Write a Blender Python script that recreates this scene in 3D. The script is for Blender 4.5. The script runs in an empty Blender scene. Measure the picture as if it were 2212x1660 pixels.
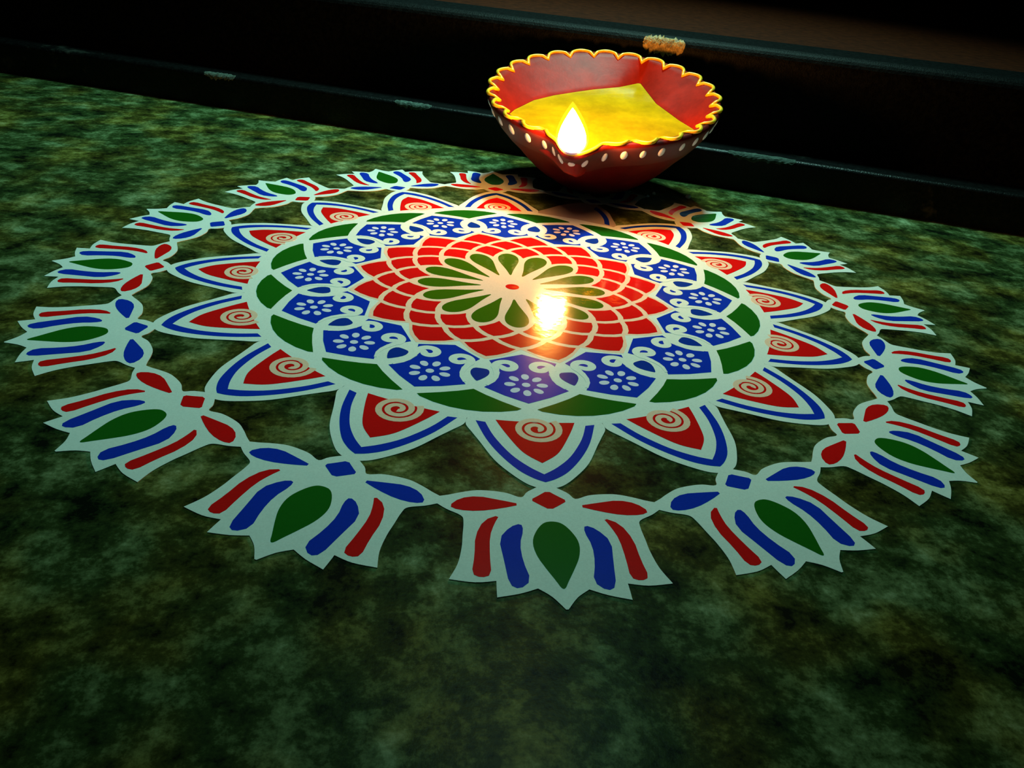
import bpy, math, random
from mathutils import Matrix, Vector

random.seed(7)
S = 0.1                     # one design unit = 10 cm
sc = bpy.context.scene
COL = sc.collection

# ------------------------------------------------------------------ camera
R = [[0.9938757, -0.0661993, 0.0884798], [0.0443273, -0.4946132, -0.8679821], [0.1012231, 0.8665884, -0.4886496]]
CPOS = (-0.22366, -2.15367, 0.89337)
cd = bpy.data.cameras.new('camera')
cam = bpy.data.objects.new('camera', cd)
COL.objects.link(cam)
right, down, fwd = (Vector(r) for r in R)
m = Matrix((right, -down, -fwd)).transposed().to_4x4()
m.translation = Vector(CPOS) * S
cam.matrix_world = m
cd.sensor_width = 36.0
cd.lens = 1734.83 / 2212 * 36.0
cd.clip_start = 0.005
cd.clip_end = 50
sc.camera = cam

# ------------------------------------------------------------------ light and exposure
sc.view_settings.view_transform = 'Standard'
sc.view_settings.look = 'None'
sc.view_settings.exposure = 0.0
sc.view_settings.gamma = 1.0
sc.view_settings.use_curve_mapping = False

w = bpy.data.worlds.new('night')
sc.world = w
w.use_nodes = True
w.node_tree.nodes['Background'].inputs['Color'].default_value = (0.25, 0.65, 0.50, 1)
w.node_tree.nodes['Background'].inputs['Strength'].default_value = 0.018

def area(name, loc, target, size, color, power, spread):
    l = bpy.data.lights.new(name, 'AREA')
    l.shape = 'DISK'
    l.size = size * S
    l.color = color
    l.energy = power
    l.spread = math.radians(spread)
    o = bpy.data.objects.new(name, l)
    o.location = Vector(loc) * S
    o.rotation_euler = (Vector(target) - Vector(loc)).to_track_quat('-Z', 'Y').to_euler()
    COL.objects.link(o)
    return o

# a cool lamp in the room beyond the step, high on the right, shining down over the threshold
area('room_lamp', (0.8, 2.8, 6.3), (0.1, 2.2, 0), 1.2, (0.42, 1.0, 0.84), 1.06, 66)

# ------------------------------------------------------------------ node helpers
def new_mat(name):
    mt = bpy.data.materials.new(name)
    mt.use_nodes = True
    nt = mt.node_tree
    return mt, nt, nt.nodes['Principled BSDF']

def noise(nt, scale, detail=4, rough=0.6, vec=None, dist=0.0):
    n = nt.nodes.new('ShaderNodeTexNoise')
    n.inputs['Scale'].default_value = scale
    n.inputs['Detail'].default_value = detail
    n.inputs['Roughness'].default_value = rough
    n.inputs['Distortion'].default_value = dist
    if vec is not None:
        nt.links.new(vec, n.inputs['Vector'])
    return n

def ramp(nt, fac, stops):
    r = nt.nodes.new('ShaderNodeValToRGB')
    e = r.color_ramp.elements
    while len(e) < len(stops):
        e.new(0.5)
    for el, (p, c) in zip(e, stops):
        el.position = p
        el.color = (*c, 1)
    nt.links.new(fac, r.inputs['Fac'])
    return r

def mix(nt, fac, a, b, mode='MIX'):
    x = nt.nodes.new('ShaderNodeMix')
    x.data_type = 'RGBA'
    x.blend_type = mode
    for sock, v in ((x.inputs[0], fac), (x.inputs[6], a), (x.inputs[7], b)):
        if isinstance(v, (int, float)):
            sock.default_value = v
        elif isinstance(v, tuple):
            sock.default_value = (*v, 1)
        else:
            nt.links.new(v, sock)
    return x.outputs[2]

def coords(nt, scale=(1, 1, 1)):
    g = nt.nodes.new('ShaderNodeNewGeometry')
    mp = nt.nodes.new('ShaderNodeMapping')
    mp.inputs['Scale'].default_value = scale
    nt.links.new(g.outputs['Position'], mp.inputs['Vector'])
    return mp.outputs['Vector']

def bump(nt, height, strength, dist):
    b = nt.nodes.new('ShaderNodeBump')
    b.inputs['Strength'].default_value = strength
    b.inputs['Distance'].default_value = dist
    nt.links.new(height, b.inputs['Height'])
    return b.outputs['Normal']

# ------------------------------------------------------------------ materials
def floor_material():
    mt, nt, b = new_mat('green_granite')
    v = coords(nt)
    big = noise(nt, 70, 6, 0.66, v, 0.2)
    mid = noise(nt, 210, 5, 0.7, v)
    fine = noise(nt, 900, 3, 0.7, v)
    hue = noise(nt, 40, 3, 0.5, coords(nt, (1, 1, 1)))
    a = nt.nodes.new('ShaderNodeMath'); a.operation = 'MULTIPLY_ADD'
    nt.links.new(mid.outputs['Fac'], a.inputs[0]); a.inputs[1].default_value = 0.55
    nt.links.new(big.outputs['Fac'], a.inputs[2])
    c = nt.nodes.new('ShaderNodeMath'); c.operation = 'MULTIPLY_ADD'
    nt.links.new(fine.outputs['Fac'], c.inputs[0]); c.inputs[1].default_value = 0.28
    nt.links.new(a.outputs[0], c.inputs[2])
    d = nt.nodes.new('ShaderNodeMath'); d.operation = 'MULTIPLY'
    nt.links.new(c.outputs[0], d.inputs[0]); d.inputs[1].default_value = 1 / 1.83
    dark = ramp(nt, d.outputs[0], [(0.41, (0.003, 0.006, 0.003)), (0.50, (0.025, 0.045, 0.012)), (0.57, (0.095, 0.145, 0.06)), (0.66, (0.25, 0.34, 0.19))])
    warm = ramp(nt, d.outputs[0], [(0.41, (0.006, 0.006, 0.002)), (0.50, (0.045, 0.045, 0.008)), (0.57, (0.14, 0.14, 0.03)), (0.66, (0.32, 0.31, 0.13))])
    hf = ramp(nt, hue.outputs['Fac'], [(0.45, (0, 0, 0)), (0.62, (1, 1, 1))])
    nt.links.new(mix(nt, hf.outputs['Color'], dark.outputs['Color'], warm.outputs['Color']), b.inputs['Base Color'])
    b.inputs['Roughness'].default_value = 0.34
    b.inputs['Specular IOR Level'].default_value = 0.025
    nt.links.new(bump(nt, fine.outputs['Fac'], 0.10, 0.0004), b.inputs['Normal'])
    return mt

def film(name, col, rough=0.10, spec=0.3, speck=0.05):
    """printed colour film: slightly glossy, very fine grain"""
    mt, nt, b = new_mat(name)
    v = coords(nt)
    n = noise(nt, 2600, 2, 0.6, v)
    r = ramp(nt, n.outputs['Fac'], [(0.3, tuple(x * (1 - speck) for x in col)), (0.7, tuple(min(1, x * (1 + speck)) for x in col))])
    nt.links.new(r.outputs['Color'], b.inputs['Base Color'])
    b.inputs['Roughness'].default_value = rough
    b.inputs['Specular IOR Level'].default_value = spec
    b.inputs['Coat Weight'].default_value = 0.15
    b.inputs['Coat Roughness'].default_value = 0.22
    wv = noise(nt, 260, 2, 0.6, v)
    nt.links.new(bump(nt, wv.outputs['Fac'], 0.10, 0.0006), b.inputs['Normal'])
    return mt

def black_stone(name, dust=True, spec=0.2, rough=0.32):
    mt, nt, b = new_mat(name)
    v = coords(nt)
    n = noise(nt, 500, 4, 0.7, v)
    r = ramp(nt, n.outputs['Fac'], [(0.4, (0.0008, 0.0009, 0.001)), (0.75, (0.006, 0.007, 0.007))])
    out = r.outputs['Color']
    if dust:
        d = noise(nt, 26, 5, 0.75, v)
        f = ramp(nt, d.outputs['Fac'], [(0.60, (0, 0, 0)), (0.74, (1, 1, 1))])
        out = mix(nt, f.outputs['Color'], out, (0.05, 0.055, 0.045))
    nt.links.new(out, b.inputs['Base Color'])
    b.inputs['Roughness'].default_value = rough
    b.inputs['Specular IOR Level'].default_value = spec
    nt.links.new(bump(nt, noise(nt, 1500, 3, 0.6, v).outputs['Fac'], 0.35, 0.0006), b.inputs['Normal'])
    return mt

def simple(name, col, rough=0.5, spec=0.5, var=0.15, scale=300, bmp=0.0):
    mt, nt, b = new_mat(name)
    v = coords(nt)
    n = noise(nt, scale, 4, 0.65, v)
    r = ramp(nt, n.outputs['Fac'], [(0.3, tuple(x * (1 - var) for x in col)), (0.7, tuple(min(1, x * (1 + var)) for x in col))])
    nt.links.new(r.outputs['Color'], b.inputs['Base Color'])
    b.inputs['Roughness'].default_value = rough
    b.inputs['Specular IOR Level'].default_value = spec
    if bmp:
        nt.links.new(bump(nt, n.outputs['Fac'], bmp, 0.0006), b.inputs['Normal'])
    return mt

M = {
    'floor': floor_material(),
    'white': film('white_film', (0.66, 0.80, 0.78)),
    'cream': film('cream_film', (0.82, 0.60, 0.47)),
    'red': film('red_film', (0.62, 0.006, 0.005)),
    'blue': film('blue_film', (0.004, 0.030, 0.46)),
    'green': film('green_film', (0.008, 0.105, 0.006)),
    'lime': film('olive_film', (0.042, 0.115, 0.002)),
    'tan': film('tan_film', (0.78, 0.58, 0.44)),
    'lilac': film('pale_blue_film', (0.62, 0.70, 0.90)),
    'ink': film('dark_blue_film', (0.004, 0.030, 0.30)),
    'stone': black_stone('black_granite'),
    'stone_clean': black_stone('black_granite_clean', False, 0.05, 0.5),
    'brown': simple('brown_stone', (0.030, 0.0050, 0.001), 0.7, 0.05, 0.5, 200, 0.2),
    'clay': simple('red_painted_clay', (0.10, 0.003, 0.002), 0.5, 0.22, 0.25, 160, 0.15),
    'clay_in': simple('red_glazed_clay', (0.25, 0.012, 0.006), 0.46, 0.10, 0.25, 120, 0.2),
    'band': simple('brown_painted_clay', (0.10, 0.012, 0.008), 0.5, 0.4, 0.2, 200, 0.1),
    'yellow': simple('yellow_paint', (0.95, 0.50, 0.01), 0.4, 0.5, 0.1, 300),
    'dot': simple('white_paint', (0.86, 0.84, 0.80), 0.4, 0.5, 0.06, 300),
    'oil': simple('golden_oil', (0.66, 0.37, 0.002), 0.16, 0.5, 0.25, 90, 0.25),
    'smudge': film('smudged_film', (0.40, 0.37, 0.33)),
    'glint': simple('painted_glint', (0.30, 0.20, 0.06), 0.5, 0.3, 0.8, 700, 0.6),
    'dust': simple('pale_dust', (0.055, 0.075, 0.062), 0.8, 0.1, 0.8, 500, 0.5),
    'wick': simple('cotton', (0.85, 0.80, 0.62), 0.8, 0.2, 0.1, 600, 0.4),
    'chalk': simple('chalk', (0.80, 0.85, 0.82), 0.8, 0.2, 0.1, 600, 0.4),
}

def flame_material(name, stops, strength, z0, z1, translucent):
    mt = bpy.data.materials.new(name)
    mt.use_nodes = True
    nt = mt.node_tree
    nt.nodes.remove(nt.nodes['Principled BSDF'])
    out = nt.nodes['Material Output']
    tc = nt.nodes.new('ShaderNodeTexCoord')
    sp = nt.nodes.new('ShaderNodeSeparateXYZ')
    nt.links.new(tc.outputs['Object'], sp.inputs[0])
    mr = nt.nodes.new('ShaderNodeMapRange')
    mr.inputs['From Min'].default_value = z0 * S
    mr.inputs['From Max'].default_value = z1 * S
    nt.links.new(sp.outputs['Z'], mr.inputs['Value'])
    r = ramp(nt, mr.outputs[0], stops)
    em = nt.nodes.new('ShaderNodeEmission')
    em.inputs['Strength'].default_value = strength
    nt.links.new(r.outputs['Color'], em.inputs['Color'])
    if translucent:
        tr = nt.nodes.new('ShaderNodeBsdfTransparent')
        ad = nt.nodes.new('ShaderNodeAddShader')
        nt.links.new(em.outputs[0], ad.inputs[0])
        nt.links.new(tr.outputs[0], ad.inputs[1])
        nt.links.new(ad.outputs[0], out.inputs['Surface'])
    else:
        nt.links.new(em.outputs[0], out.inputs['Surface'])
    return mt

# ------------------------------------------------------------------ object helpers
def mesh_obj(name, verts, faces, mat, parent=None, smooth=False):
    me = bpy.data.meshes.new(name)
    me.from_pydata([tuple(c * S for c in v) for v in verts], [], faces)
    me.materials.append(mat)
    if smooth:
        me.polygons.foreach_set('use_smooth', [True] * len(me.polygons))
    me.update()
    o = bpy.data.objects.new(name, me)
    COL.objects.link(o)
    if parent:
        o.parent = parent
    return o

def tag(o, label=None, cat=None, group=None, kind=None):
    for k, v in (('label', label), ('category', cat), ('group', group), ('kind', kind)):
        if v:
            o[k] = v
    return o

def twin(o, parent, rz=None):
    c = o.copy()
    COL.objects.link(c)
    c.parent = parent
    if rz is not None:
        c.rotation_euler = (0, 0, rz)
    return c

def area2(p):
    return sum(p[i - 1][0] * p[i][1] - p[i][0] * p[i - 1][1] for i in range(len(p))) / 2

def chaikin(p, it=2):
    for _ in range(it):
        q = []
        for i in range(len(p)):
            a, b = p[i], p[(i + 1) % len(p)]
            q += [(a[0] * .75 + b[0] * .25, a[1] * .75 + b[1] * .25), (a[0] * .25 + b[0] * .75, a[1] * .25 + b[1] * .75)]
        p = q
    return p

def prism(poly, z0, z1):
    if area2(poly) < 0:
        poly = poly[::-1]
    n = len(poly)
    v = [(x, y, z0) for x, y in poly] + [(x, y, z1) for x, y in poly]
    f = [tuple(range(n, 2 * n))] + [(i, (i + 1) % n, n + (i + 1) % n, n + i) for i in range(n)]
    return v, f

def patch(name, poly, z0, z1, mat, parent=None):
    return mesh_obj(name, *prism(poly, z0, z1), mat, parent)

def ribbon(path, half, z0, z1):
    """raised strip along a path; half = width function of 0..1"""
    n = len(path)
    L, Rr = [], []
    for i in range(n):
        a, b = path[max(0, i - 1)], path[min(n - 1, i + 1)]
        dx, dy = b[0] - a[0], b[1] - a[1]
        l = math.hypot(dx, dy) or 1
        h = half(i / (n - 1))
        L.append((path[i][0] - dy / l * h, path[i][1] + dx / l * h))
        Rr.append((path[i][0] + dy / l * h, path[i][1] - dx / l * h))
    v, f = [], []
    for i in range(n):
        v += [(*L[i], z0), (*L[i], z1), (*Rr[i], z1), (*Rr[i], z0)]
    for i in range(n - 1):
        a, b = 4 * i, 4 * i + 4
        for j in range(3):
            f.append((a + j, b + j, b + j + 1, a + j + 1))
    f += [(0, 1, 2, 3), (4 * n - 1, 4 * n - 2, 4 * n - 3, 4 * n - 4)]
    return v, f

STEP = math.radians(22.5)
def pl(r, k):                       # polar point, k in sixteenths from the local x axis
    a = k * STEP
    return (r * math.cos(a), r * math.sin(a))

def mirror(half):                   # half outline (r, lateral >= 0) to a closed outline
    return half + [(x, -y) for x, y in reversed(half) if y > 1e-6]

def inset(poly, d):
    if area2(poly) < 0:
        poly = poly[::-1]
    n = len(poly)
    out = []
    for i in range(n):
        p0, p1, p2 = poly[i - 1], poly[i], poly[(i + 1) % n]
        e1 = Vector((p1[0] - p0[0], p1[1] - p0[1])).normalized()
        e2 = Vector((p2[0] - p1[0], p2[1] - p1[1])).normalized()
        n1, n2 = Vector((-e1.y, e1.x)), Vector((-e2.y, e2.x))
        b = n1 + n2
        k = d / max(0.35, 0.5 * b.length_squared) if b.length > 1e-6 else 0
        out.append((p1[0] + b.x * k, p1[1] + b.y * k))
    return out

def spline(p, sharp=(), n=4):
    """smooth open outline through its points; the listed indices stay corners"""
    out = []
    for i in range(len(p) - 1):
        b, c = Vector(p[i]), Vector(p[i + 1])
        a = b if i == 0 or i in sharp else Vector(p[i - 1])
        d = c if i + 2 > len(p) - 1 or (i + 1) in sharp else Vector(p[i + 2])
        for k in range(n):
            t = k / n
            q = .5 * ((2 * b) + (c - a) * t + (2 * a - 5 * b + 4 * c - d) * t * t + (3 * b - a - 3 * c + d) * t ** 3)
            out.append((q.x, max(0.0, q.y)))
    return out + [tuple(p[-1])]

def circle(r, n, cx=0, cy=0, rx=None):
    return [(cx + (rx or r) * math.cos(2 * math.pi * i / n), cy + r * math.sin(2 * math.pi * i / n)) for i in range(n)]

# ------------------------------------------------------------------ setting: floor, granite step, platform, wall
NX, NY = 0.3437, 0.9391             # step direction: its front face looks towards -n
TX, TY = 0.9391, -0.3437
D1 = 1.543

def nt_pt(n, t, z):
    return (NX * n + TX * t, NY * n + TY * t, z)

def extrude_profile(name, prof, t0, t1, mat, seg=1):
    v, f = [], []
    k = len(prof)
    for s in range(seg + 1):
        t = t0 + (t1 - t0) * s / seg
        v += [nt_pt(n, t, z) for n, z in prof]
    for s in range(seg):
        for i in range(k):
            a, b = s * k + i, s * k + (i + 1) % k
            f.append((a, b, b + k, a + k))
    f += [tuple(range(k))[::-1], tuple(range(seg * k, seg * k + k))]
    o = mesh_obj(name, v, f, mat)
    return tag(o, kind='structure')

def rounded_front(n0, n1, z0, z1, r, steps=6):
    p = [(n1, z0), (n0, z0), (n0, z1 - r)]
    for i in range(1, steps + 1):
        a = math.pi / 2 * i / steps
        p.append((n0 + r - r * math.cos(a), z1 - r + r * math.sin(a)))
    p.append((n1, z1))
    return p

fl = mesh_obj('floor', [nt_pt(-6, -8, 0), nt_pt(-6, 8, 0), nt_pt(D1 + 0.2, 8, 0), nt_pt(D1 + 0.2, -8, 0),
                        nt_pt(-6, -8, -.2), nt_pt(-6, 8, -.2), nt_pt(D1 + 0.2, 8, -.2), nt_pt(D1 + 0.2, -8, -.2)],
              [(0, 1, 2, 3), (7, 6, 5, 4), (0, 4, 5, 1), (1, 5, 6, 2), (2, 6, 7, 3), (3, 7, 4, 0)], M['floor'])
tag(fl, 'dark green mottled polished granite floor', kind='structure')
D2 = 1.72
tag(extrude_profile('trim_1', rounded_front(D1, D2 + .1, -.1, .157, .018), -8, 8, M['stone']),
    'low black granite ledge where the floor meets the step')
tag(extrude_profile('trim_2', rounded_front(D2, D2 + .35, -.1, .563, .05), -8, 8, M['stone_clean']),
    'black granite riser with rounded upper edge')
tag(extrude_profile('trim_3', rounded_front(D2 + .30, 9, .2, .556, .01), -8, 8, M['brown']),
    'dim brown landing above the black step')
tag(extrude_profile('wall_back', [(9, -.2), (9.3, -.2), (9.3, 8), (9, 8)], -14, 14, M['brown']),
    'dark brown wall beyond the landing')

def edge_patch(trim, t0, t1, nf, ztop, r, drop, back, mat, seed, label):
    """thin ragged flake lying over a rounded step edge"""
    rnd = random.Random(seed)
    NTT, NA = 26, 9
    def section(s, h):               # s 0 (low on the face) .. 1 (back on top), h = height above the stone
        ln = [drop, r * math.pi / 2, back]
        x = s * sum(ln)
        if x < ln[0]:
            return nf - h, ztop - r - (ln[0] - x)
        if x < ln[0] + ln[1]:
            a = (x - ln[0]) / r
            return nf + r - (r + h) * math.cos(a), ztop - r + (r + h) * math.sin(a)
        return nf + r + x - ln[0] - ln[1], ztop + h
    v, f = [], []
    for i in range(NTT):
        u = i / (NTT - 1)
        env = math.sin(math.pi * u) ** .35
        lo_, hi_ = .5 - .5 * env * rnd.uniform(.55, 1), .5 + .5 * env * rnd.uniform(.55, 1)
        for j in range(NA):
            s_ = lo_ + (hi_ - lo_) * j / (NA - 1)
            edge = j in (0, NA - 1) or i in (0, NTT - 1)
            n_, z_ = section(s_, -.002 if edge else rnd.uniform(.0004, .0026))
            v.append(nt_pt(n_, t0 + (t1 - t0) * u + rnd.uniform(-.003, .003), z_))
    for i in range(NTT - 1):
        for j in range(NA - 1):
            a = i * NA + j
            f.append((a, a + NA, a + NA + 1, a + 1))
    o = mesh_obj('flake', v, f, mat, bpy.data.objects[trim])
    return tag(o, label)
edge_patch('trim_2', .045, .235, D2, .563, .05, .05, .0, M['glint'], 3, 'gritty golden spot painted as flame glint on the black edge')  # gold colour stands in for the flame's highlight on this rounded edge
for a_, b_, sd in ((-2.07, -1.89, 1), (-1.05, -.86, 2), (.50, .80, 5)):
    edge_patch('trim_1', a_, b_, D1, .157, .018, .022, .03, M['dust'], sd, 'pale dusty spot on the black edge')

# ------------------------------------------------------------------ rangoli
rg = bpy.data.objects.new('rangoli', None)
rg.empty_display_size = 0.02
COL.objects.link(rg)
tag(rg, 'round floor rangoli of white outlined lotuses and red, blue, green petals on dark granite', 'rangoli')

Z0, ZW, ZC, ZP, ZT = 0.0, 0.0014, 0.0016, 0.0018, 0.0020
TW = -0.030 * STEP                     # the inner rings sit turned by a hair
def ang(k):
    return -math.pi / 2 - STEP * k

patch('white_ground', circle(0.738, 96), Z0, ZW, M['white'], rg)
star = []
for k in range(16):
    star += [pl(0.398, k), pl(0.440, k + 0.27), pl(0.466, k + 0.5), pl(0.440, k + 0.73)]
patch('star_ground', star, Z0, ZC, M['cream'], rg).rotation_euler.z = math.pi / 2 + TW
tag(bpy.data.objects['star_ground'], 'cream star under the red tiles')

def ring(o, n0=0, tw=0.0, half=0.0):
    """first object goes to k = 0, copies to the other fifteen"""
    o.rotation_euler = (0, 0, ang(half) + tw)
    out = [o]
    for k in range(1, 16):
        out.append(twin(o, rg, ang(k + half) + tw))
    return out

RL = [0.228, 0.296, 0.345, 0.396, 0.460]
def curved(r0, k0, r1, k1, n=3, bow=0.0):
    return [pl(r0 + (r1 - r0) * i / n + bow * math.sin(math.pi * i / n), k0 + (k1 - k0) * i / n) for i in range(n)]
def tile(lo, mid, hi):
    p = curved(lo, 0, mid, .5, 3, .006) + curved(mid, .5, hi, 0, 3, .006) + curved(hi, 0, mid, -.5, 3, .006) + curved(mid, -.5, lo, 0, 3, .006)
    return inset(p, .0075)
for j in range(3):
    ring(patch('tile', tile(RL[j], RL[j + 1], RL[j + 2]), ZC, ZP, M['red'], rg), tw=TW, half=0.5 if j % 2 == 0 else 0.0)
pet = chaikin(mirror([(0.078, 0), (0.13, .010), (0.17, .022), (0.21, .033), (0.248, .031), (0.272, .012)]))
ring(patch('petal', pet, ZC, ZP, M['lime'], rg), tw=TW)
tag(patch('center_dot', circle(0.020, 20), ZC, ZP, M['red'], rg), 'small red dot at the centre')

# blue panels with their little flowers
half = [pl(.424, 0), pl(.444, .22), pl(.470, .44), pl(.500, .36), pl(.522, .28), pl(.552, .29), pl(.580, .35), pl(.600, .410), pl(.628, .21), pl(.656, 0)]
panel = patch('panel', mirror(half), ZW, ZP, M['blue'], rg)
FC = 0.574
cen = patch('flower_center', chaikin(circle(.0105, 8, FC)), ZP, ZT, M['lilac'], panel)
fp = chaikin([(.022, 0), (.030, .0085), (.042, .0095), (.050, .0045), (.050, -.0045), (.042, -.0095), (.030, -.0085)])
fps = []
base_fp = patch('flower_petal', fp, ZP, ZT, M['lilac'], panel)
for i in range(8):
    o = base_fp if i == 0 else twin(base_fp, panel)
    o.location = (FC * S, 0, 0)
    o.rotation_euler = (0, 0, math.pi / 4 * i)
    o.scale = (1, 1, 1)
    fps.append(o)
panel.rotation_euler.z = ang(0) + TW
for k in range(1, 16):
    q = twin(panel, rg, ang(k) + TW)
    twin(cen, q)
    for o in fps:
        twin(o, q)

# scrolls and blue drops between the panels
def scroll(side):
    cx, cy = pl(.492, .290 * side)
    path = [pl(.590, .11 * side), pl(.568, .165 * side), pl(.548, .185 * side), pl(.528, .180 * side)]
    # join into a curl
    N = 40
    for i in range(N + 1):
        t = i / N
        a = side * (-0.9 - t * 2 * math.pi * 1.15)
        r = .0290 * (1 - t) + .0075 * t
        path.append((cx + r * math.cos(a) * 1.0, cy + r * math.sin(a)))
    return ribbon(path, lambda t: min(.0100, .0035 + .05 * t) if t < .9 else .0100 - .03 * (t - .9), ZW, ZP + .0001)
for side in (-1, 1):
    ring(mesh_obj('scroll', *scroll(side), M['white'], rg), tw=TW, half=0.5)
dropp = chaikin(mirror([pl(.514, 0), pl(.516, .085), pl(.532, .110), pl(.550, .090), pl(.576, .012)]), 1)
ring(patch('drop', dropp, ZW, ZP, M['ink'], rg), tw=TW, half=0.5)

leaf = [pl(.615, 0), pl(.634, .125), pl(.655, .27), pl(.680, .435), pl(.688, .40), pl(.699, .27), pl(.706, .13), pl(.708, 0)]
ring(patch('leaf', mirror(leaf), ZW, ZP, M['green'], rg), tw=TW, half=0.5)

# outer white petals: blue chevron, red panel, spiral
opet = mirror(spline([(.734, 0), (.722, .143), (.748, .147), (.78, .134), (.812, .120), (.875, .093), (.921, .061), (.952, .031), (.964, 0)], {0, 1}))
white_petal = patch('white_petal', opet, Z0, ZW + .0001, M['white'], rg)
chev_o = [(.733, .126), (.80, .107), (.855, .082), (.904, .050), (.930, .022), (.942, 0)]
chev_o = spline(chev_o)
chev_i = [(.738, .106), (.792, .090), (.853, .060), (.893, .028), (.917, 0)]
chev_i = spline(chev_i)
chev = chev_o + [(x, -y) for x, y in reversed(chev_o[:-1])] + [(x, -y) for x, y in chev_i[:-1]] + list(reversed(chev_i))
redp = mirror(spline([(.733, 0), (.730, .060), (.728, .084), (.768, .070), (.825, .046), (.854, .028), (.880, 0)], {0, 1, 2}))
def spiral():
    pts = []
    for i in range(61):
        t = i / 60
        a = math.pi * .72 + (t - 1) * 2 * math.pi * 2.3
        r = .006 + .0435 * t
        pts.append((.7575 + r * math.cos(a), r * math.sin(a)))
    return ribbon(pts, lambda t: .0060 + .0012 * t, ZW, ZT)
subs = [patch('chevron', chev, ZW, ZP, M['blue'], white_petal),
        patch('red_panel', redp, ZW, ZP, M['red'], white_petal),
        mesh_obj('spiral', *spiral(), M['tan'], white_petal)]
white_petal.rotation_euler.z = ang(0)
for k in range(1, 16):
    q = twin(white_petal, rg, ang(k))
    if k == 9:                         # the petal smudged blank below the lamp keeps one blue arm
        arm = [(x, -y) for x, y in chev_o[:-5]] + [(x, -y) for x, y in reversed(chev_i[:-4])]
        patch('chevron', arm, ZW, ZP, M['blue'], q)
        q.data = q.data.copy()
        q.data.materials[0] = M['smudge']
        tag(q, 'blank smudged petal below the lamp spout')
        continue
    for o in subs:
        twin(o, q)

# lotuses
lo = mirror(spline([(.945, 0), (.972, .036), (.990, .050), (.979, .075), (.974, .10), (.973, .13), (.980, .158), (.988, .180), (.993, .1975),
             (1.015, .2019), (1.030, .185), (1.047, .160), (1.064, .156), (1.10, .158), (1.131, .160), (1.17, .167), (1.205, .181), (1.211, .14),
             (1.207, .106), (1.225, .1065), (1.243, .1065), (1.234, .07), (1.222, .041), (1.24, .02), (1.266, .002)], {8, 9, 16, 18, 20, 22}))
lotus_r = patch('lotus', lo, Z0, ZW + .0002, M['white'], rg)
lotus_b = twin(lotus_r, rg)
bud = chaikin(mirror([(1.056, 0), (1.060, .016), (1.080, .030), (1.11, .041), (1.145, .037), (1.18, .022), (1.205, .010), (1.222, .003)]), 2)
bs = [(1.064, .056), (1.074, .076), (1.106, .097), (1.16, .091), (1.215, .086), (1.225, .070), (1.205, .050), (1.16, .060), (1.118, .062), (1.082, .053)]
rs = [(1.042, .092), (1.058, .121), (1.10, .137), (1.15, .139), (1.192, .145), (1.201, .130), (1.194, .113), (1.15, .114), (1.10, .112), (1.068, .103)]
nd = [(.968, 0), (.984, .018), (.997, .034), (1.009, .020), (1.025, 0)]
sl = [(1.011, .050), (1.0, .09), (.990, .13), (.998, .162), (1.021, .182), (1.032, .165), (1.034, .13), (1.025, .09)]
flip = lambda p: [(x, -y) for x, y in p]
for base, mat, lab in ((lotus_r, M['red'], 'red'), (lotus_b, M['blue'], 'blue')):
    patch('bud', bud, ZW, ZP, M['green'], base)
    for g in (lambda p: p, flip):
        patch('blue_stripe', chaikin(g(bs), 1), ZW, ZP, M['blue'], base)
        patch('red_stripe', chaikin(g(rs), 1), ZW, ZP, M['red'], base)
        tag(patch('side_leaf', chaikin(g(sl), 1), ZW, ZP, mat, base), lab + ' side leaf')
    tag(patch('node', chaikin(mirror(nd), 1), ZW, ZP, mat, base), lab + ' node between the side leaves')
kids = {o: list(o.children) for o in (lotus_r, lotus_b)}
for k in range(16):
    src = lotus_r if k % 2 == 0 else lotus_b
    if k < 2:
        src.rotation_euler.z = ang(k)
        continue
    q = twin(src, rg, ang(k))
    for o in kids[src]:
        twin(o, q)

# ------------------------------------------------------------------ diya
U = Vector((0.99769952, 0.0, 0.06779129))
V = Vector((-0.01442215, 0.9771081, 0.21225398))
Nn = Vector((-0.06623942, -0.21274339, 0.97486029))
RC = Vector((0.400, 1.102, 0.38))
LEN = 0.3565
dy = bpy.data.objects.new('diya', None)
COL.objects.link(dy)
mm = Matrix((U, V, Nn)).transposed().to_4x4()
mm.translation = (RC - Nn * LEN) * S
dy.matrix_world = mm
dy.empty_display_size = 0.02
tag(dy, 'lit red clay oil lamp with scalloped yellow rim and white dots by the black step', 'oil lamp')

TH0 = math.radians(-109.5)
def spout(th, d):
    x = (th - TH0 + math.pi) % (2 * math.pi) - math.pi
    k = max(0.0, 1 - d / 0.26) ** 1.2
    wd = math.radians(8.5 + 20 * d)
    return 0.132 * k * math.exp(-(x / wd) ** 2)

PROF = [(0, .449), (.012, .456), (.03, .449), (.06, .438), (.10, .415), (.14, .384), (.18, .347), (.22, .315), (.26, .280), (.295, .243), (.325, .205), (.345, .175), (LEN, .145)]
NT = 240
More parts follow.
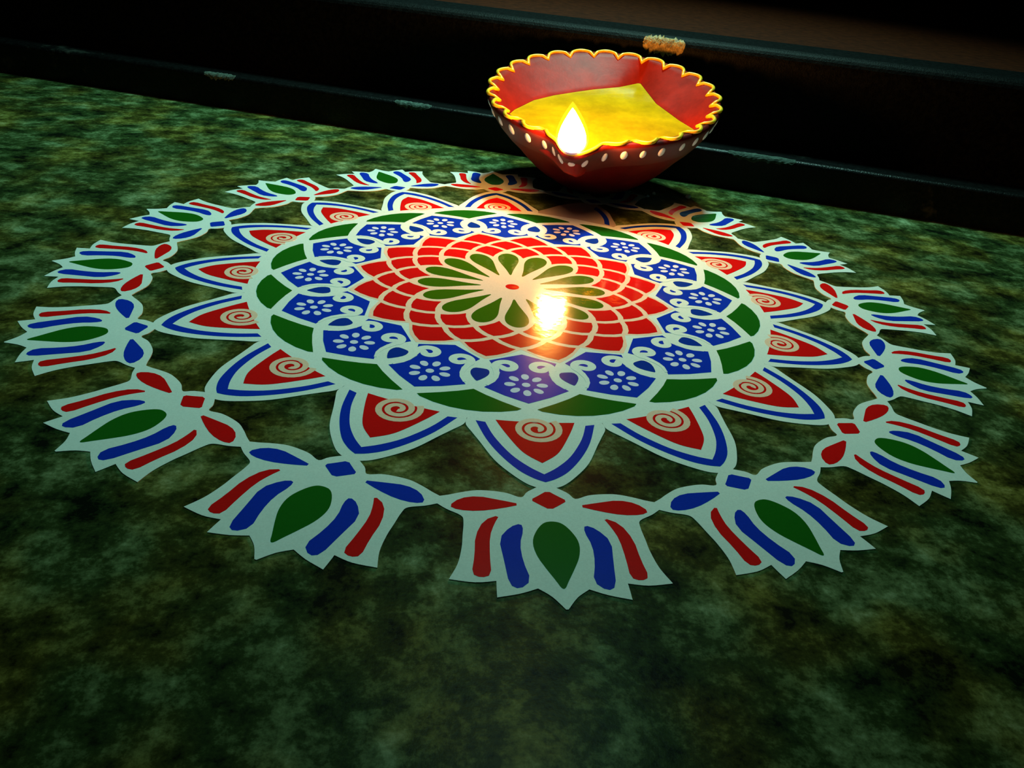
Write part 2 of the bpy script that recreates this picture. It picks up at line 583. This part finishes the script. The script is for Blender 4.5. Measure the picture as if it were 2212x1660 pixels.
# inner surface: round at the rim, uneven where it meets the oil
OILP = [(-.345, .03), (-.26, .125), (-.175, .175), (-.075, .215), (.01, .245), (.115, .27), (.212, .318), (.24, .10), (.30, -.06), (.35, -.16), (.345, -.22), (.26, -.315), (.13, -.385), (0, -.405),
        (-.07, -.42), (-.12, -.47), (-.165, -.53), (-.205, -.49), (-.235, -.40), (-.29, -.30), (-.36, -.18), (-.395, -.06)]
def ray_r(th, poly):
    dx, dy_ = math.cos(th), math.sin(th)
    best = 9
    for i in range(len(poly)):
        ax, ay = poly[i - 1]; bx, by = poly[i]
        ex, ey = bx - ax, by - ay
        den = dx * ey - dy_ * ex
        if abs(den) < 1e-9:
            continue
        t = (ax * ey - ay * ex) / den
        u = (ax * dy_ - ay * dx) / den
        if t > 0 and -1e-6 <= u <= 1 + 1e-6:
            best = min(best, t)
    return best
DO = 0.085
thetas = [2 * math.pi * i / NT for i in range(NT)]
oil_r = [ray_r(t, OILP) for t in thetas]
def inner_r(i, s):                  # s: 0 rim .. 1 oil level
    th = thetas[i]
    top = .432 + spout(th, 0) * .97
    e = s ** 1.05
    return top + (oil_r[i] - top) * e
verts, faces = [], []
rings = []
for d, r in PROF:
    rings.append([(lambda rr: (rr * math.cos(t), rr * math.sin(t), LEN - d))(r + spout(t, d)) for t in thetas])
rings.reverse()                     # from the base up
for s in (0.0, .12, .3, .5, .7, .88, 1.0):
    rings.append([(inner_r(i, s) * math.cos(t), inner_r(i, s) * math.sin(t), LEN - DO * s) for i, t in enumerate(thetas)])
rings.append([(.9 * oil_r[i] * math.cos(t), .9 * oil_r[i] * math.sin(t), LEN - DO - .03) for i, t in enumerate(thetas)])
for rg_ in rings:
    verts += rg_
nr = len(rings)
for a in range(nr - 1):
    for i in range(NT):
        j = (i + 1) % NT
        faces.append((a * NT + i, a * NT + j, (a + 1) * NT + j, (a + 1) * NT + i))
faces.append(tuple(range(NT))[::-1])
faces.append(tuple(range((nr - 1) * NT, nr * NT)))
bowl = mesh_obj('bowl', verts, faces, M['clay'], dy, smooth=True)
bowl.data.materials.append(M['clay_in'])
bowl.data.materials.append(M['band'])
nout = len(PROF)
for a in range(nr - 1):
    mi = 0
    if a >= nout - 1:
        mi = 1
    elif a in (nout - 5, nout - 4, nout - 3):
        mi = 2
    for i in range(NT):
        bowl.data.polygons[a * NT + i].material_index = mi

# oil: a slightly domed sheet inside
ov, of = [(-.02, -.05, LEN - DO + .002)], []
for q in (.5, .85, 1.0):
    for i, t in enumerate(thetas):
        ov.append((-.02 * (1 - q) + oil_r[i] * math.cos(t) * q * .998, -.05 * (1 - q) + oil_r[i] * math.sin(t) * q * .998, LEN - DO + .002 + .001 * (1 - q)))
for i in range(NT):
    j = (i + 1) % NT
    of.append((0, 1 + i, 1 + j))
    for a in (0, 1):
        of.append((1 + a * NT + i, 1 + (a + 1) * NT + i, 1 + (a + 1) * NT + j, 1 + a * NT + j))
mesh_obj('oil', ov, of, M['oil'], dy, smooth=True)

# scalloped yellow piping on the rim
def tube(path, rad, closed=False, n=8):
    v, f = [], []
    m_ = len(path)
    P = [Vector(p) for p in path]
    for i in range(m_):
        a = P[i - 1] if (closed or i > 0) else P[0]
        b = P[(i + 1) % m_] if (closed or i < m_ - 1) else P[-1]
        t = (b - a).normalized()
        up = Vector((0, 0, 1)) if abs(t.z) < .9 else Vector((1, 0, 0))
        x = t.cross(up).normalized()
        y = x.cross(t)
        r = rad(i / (m_ - 1)) if callable(rad) else rad
        for k in range(n):
            q = 2 * math.pi * k / n
            v.append(tuple(P[i] + x * r * math.cos(q) + y * r * math.sin(q)))
    for i in range(m_ if closed else m_ - 1):
        j = (i + 1) % m_
        for k in range(n):
            l = (k + 1) % n
            f.append((i * n + k, j * n + k, j * n + l, i * n + l))
    if not closed:
        f += [tuple(range(n)), tuple(range((m_ - 1) * n, m_ * n))[::-1]]
    return v, f
NSC = 25
pp = []
for i in range(NSC * 14):
    t = 2 * math.pi * i / (NSC * 14)
    s = abs(math.sin((t - math.radians(101.9)) * NSC / 2))
    damp = 1 - min(1, spout(t, 0) / .06)
    r = .412 + .042 * s ** .8
    r = r * damp + .442 * (1 - damp) + spout(t, 0) * .98
    # the line rides the rim crest and dips inside at the cusps
    d = max(0.0, (.432 + spout(t, 0) * .97 - r)) / .12 * .085
    pp.append((r * math.cos(t), r * math.sin(t), LEN + .003 - d))
mesh_obj('rim_piping', *tube(pp, .0068, True, 8), M['yellow'], dy, smooth=True)

# white dots round the outside, each flattened against the wall
def dot_mesh():
    v, f = [], []
    n, rr = 12, 5
    v.append((0, 0, .006))
    for a in range(1, rr + 1):
        q = math.pi / 2 * a / rr
        for k in range(n):
            b = 2 * math.pi * k / n
            v.append((.0145 * math.sin(q) * math.cos(b), .0215 * math.sin(q) * math.sin(b), .006 * math.cos(q)))
    for k in range(n):
        f.append((0, 1 + k, 1 + (k + 1) % n))
        for a in range(rr - 1):
            p0 = 1 + a * n
            f.append((p0 + k, p0 + n + k, p0 + n + (k + 1) % n, p0 + (k + 1) % n))
    return v, f
seen = [-2, -13, -23, -31, -39, -48.5, -58, -70, -79.5, -88.5, -97.5, -105, -109.5, -114.5, -119.5, -126, -136, -147.5, -158]
rest = [-169 - 11.1 * i for i in range(15)]
d0 = None
for j, a in enumerate(seen + rest):
    th = math.radians(a)
    def surf(t, d):
        k = next(i for i in range(len(PROF) - 1) if PROF[i + 1][0] >= d)
        (da, ra), (db, rb) = PROF[k], PROF[k + 1]
        r = ra + (rb - ra) * (d - da) / (db - da) + spout(t, d)
        return Vector((r * math.cos(t), r * math.sin(t), LEN - d))
    d = .044
    p = surf(th, d)
    tx = (surf(th + .004, d) - surf(th - .004, d)).normalized()
    ty = (surf(th, d - .006) - surf(th, d + .006)).normalized()
    nz = tx.cross(ty).normalized()
    ty = nz.cross(tx)
    if d0 is None:
        d0 = mesh_obj('dot', *dot_mesh(), M['dot'], dy, smooth=True)
        o = d0
    else:
        o = twin(d0, dy)
    mt_ = Matrix((tx, ty, nz)).transposed().to_4x4()
    mt_.translation = (p - nz * .001) * S
    o.matrix_parent_inverse = Matrix()
    o.matrix_local = mt_
    o.scale = (random.uniform(.85, 1.1),) * 3

# wick: twisted cotton lying in the oil, its tip on the spout
tipv = lambda r, d, off=0: (r * math.cos(TH0 + off), r * math.sin(TH0 + off), LEN - d)
wp = [(.06, -.06, LEN - DO - .016), (.0, -.20, LEN - DO - .014), tipv(.36, DO + .006, .06), tipv(.42, DO - .012, .10), tipv(.475, .050, .10), tipv(.520, .026, .06), tipv(.548, .004, .03)]
def smooth_path(p, n=6):
    out = []
    for i in range(len(p) - 1):
        a, b, c, d = (Vector(p[max(0, i - 1)]), Vector(p[i]), Vector(p[i + 1]), Vector(p[min(len(p) - 1, i + 2)]))
        for k in range(n):
            t = k / n
            out.append(tuple(.5 * ((2 * b) + (c - a) * t + (2 * a - 5 * b + 4 * c - d) * t * t + (3 * b - a - 3 * c + d) * t ** 3)))
    return out + [tuple(p[-1])]
wk = mesh_obj('wick', *tube(smooth_path(wp), lambda t: .011 + .002 * math.sin(60 * t), False, 10), M['wick'], dy, smooth=True)
tag(wk, 'white cotton wick reaching into the spout')

# flame: a bright core in a thin yellow sheath
def teardrop(h, rmax, z0, grow=0.0, lean=(0, 0), n=20, rows=22):
    v, f = [(0, 0, z0)], []
    for a in range(1, rows):
        t = a / rows
        r = rmax * (math.sin(math.pi * t ** 0.66)) ** 0.82 * (1 - .25 * t) * 1.05 + grow * math.sin(math.pi * t)
        for k in range(n):
            b = 2 * math.pi * k / n
            v.append((r * math.cos(b) + lean[0] * t * t, r * math.sin(b) + lean[1] * t * t, z0 + h * t))
    v.append((lean[0], lean[1], z0 + h))
    e = len(v) - 1
    for k in range(n):
        l = (k + 1) % n
        f.append((0, 1 + l, 1 + k))
        f.append((e, e - n + k, e - n + l))
        for a in range(rows - 2):
            p = 1 + a * n
            f.append((p + k, p + l, p + n + l, p + n + k))
    return v, f
FB = RC + (U * math.cos(TH0) + V * math.sin(TH0)) * .570 - U * .003 + Nn * .008
inv = mm.inverted()
def flame(name, mat, h, r, z0, grow=0.0, lean=(0, 0), parent=dy):
    o = mesh_obj(name, *teardrop(h, r, z0, grow, lean), mat, None, smooth=True)
    o.parent = parent
    o.matrix_parent_inverse = Matrix()
    w_ = Matrix.Translation(FB * S)
    o.matrix_local = inv @ w_
    return o
m_core = flame_material('flame_core', [(0.0, (.0010, .0009, .0020)), (.05, (.0016, .0015, .0030)), (.13, (.25, .10, .05)), (.30, (1.0, .38, .07)), (1.0, (1.0, .36, .05))], 520.0, 0.0, .15, False)
m_sheath = flame_material('flame_sheath', [(0.0, (.05, .10, .6)), (.25, (.9, .35, .02)), (1.0, (1.0, .62, .02))], .35, -.01, .26, True)
core = flame('flame', m_core, .148, .050, 0.0, lean=(-.012, 0))
tag(core, 'white hot flame at the spout')
sh = mesh_obj('sheath', *teardrop(.174, .051, -.006, .008, (-.014, 0)), m_sheath, core, smooth=True)
tag(sh, 'thin yellow glow round the flame')

# ------------------------------------------------------------------ crumbs on the floor by the lamp
def crumb(name, x, y, r, seed, label):
    rnd = random.Random(seed)
    v, f = [], []
    n = 7
    for a, (z, k) in enumerate(((0, .8), (.5, 1.0), (1.1, .6))):
        for i in range(n):
            q = 2 * math.pi * i / n
            rr = r * k * rnd.uniform(.7, 1.2)
            v.append((rr * math.cos(q), rr * math.sin(q), z * r * rnd.uniform(.9, 1.1) if a else 0))
    for a in range(2):
        for i in range(n):
            j = (i + 1) % n
            f.append((a * n + i, a * n + j, a * n + n + j, a * n + n + i))
    f += [tuple(range(n))[::-1], tuple(range(2 * n, 3 * n))]
    o = mesh_obj(name, v, f, M['chalk'])
    o.location = (x * S, y * S, 0)
    return tag(o, label, 'crumb', 'white crumbs on the floor right of the oil lamp')
crumb('chalk_crumb', .803, 1.067, .013, 1, 'lone white crumb on the granite farthest right of the oil lamp')
crumb('chalk_crumb', .664, 1.087, .009, 2, 'white crumb on the floor close to the lamp, rear one of two')
crumb('chalk_crumb', .628, 1.040, .007, 3, 'tiny white crumb nearest the lamp, front one of two')
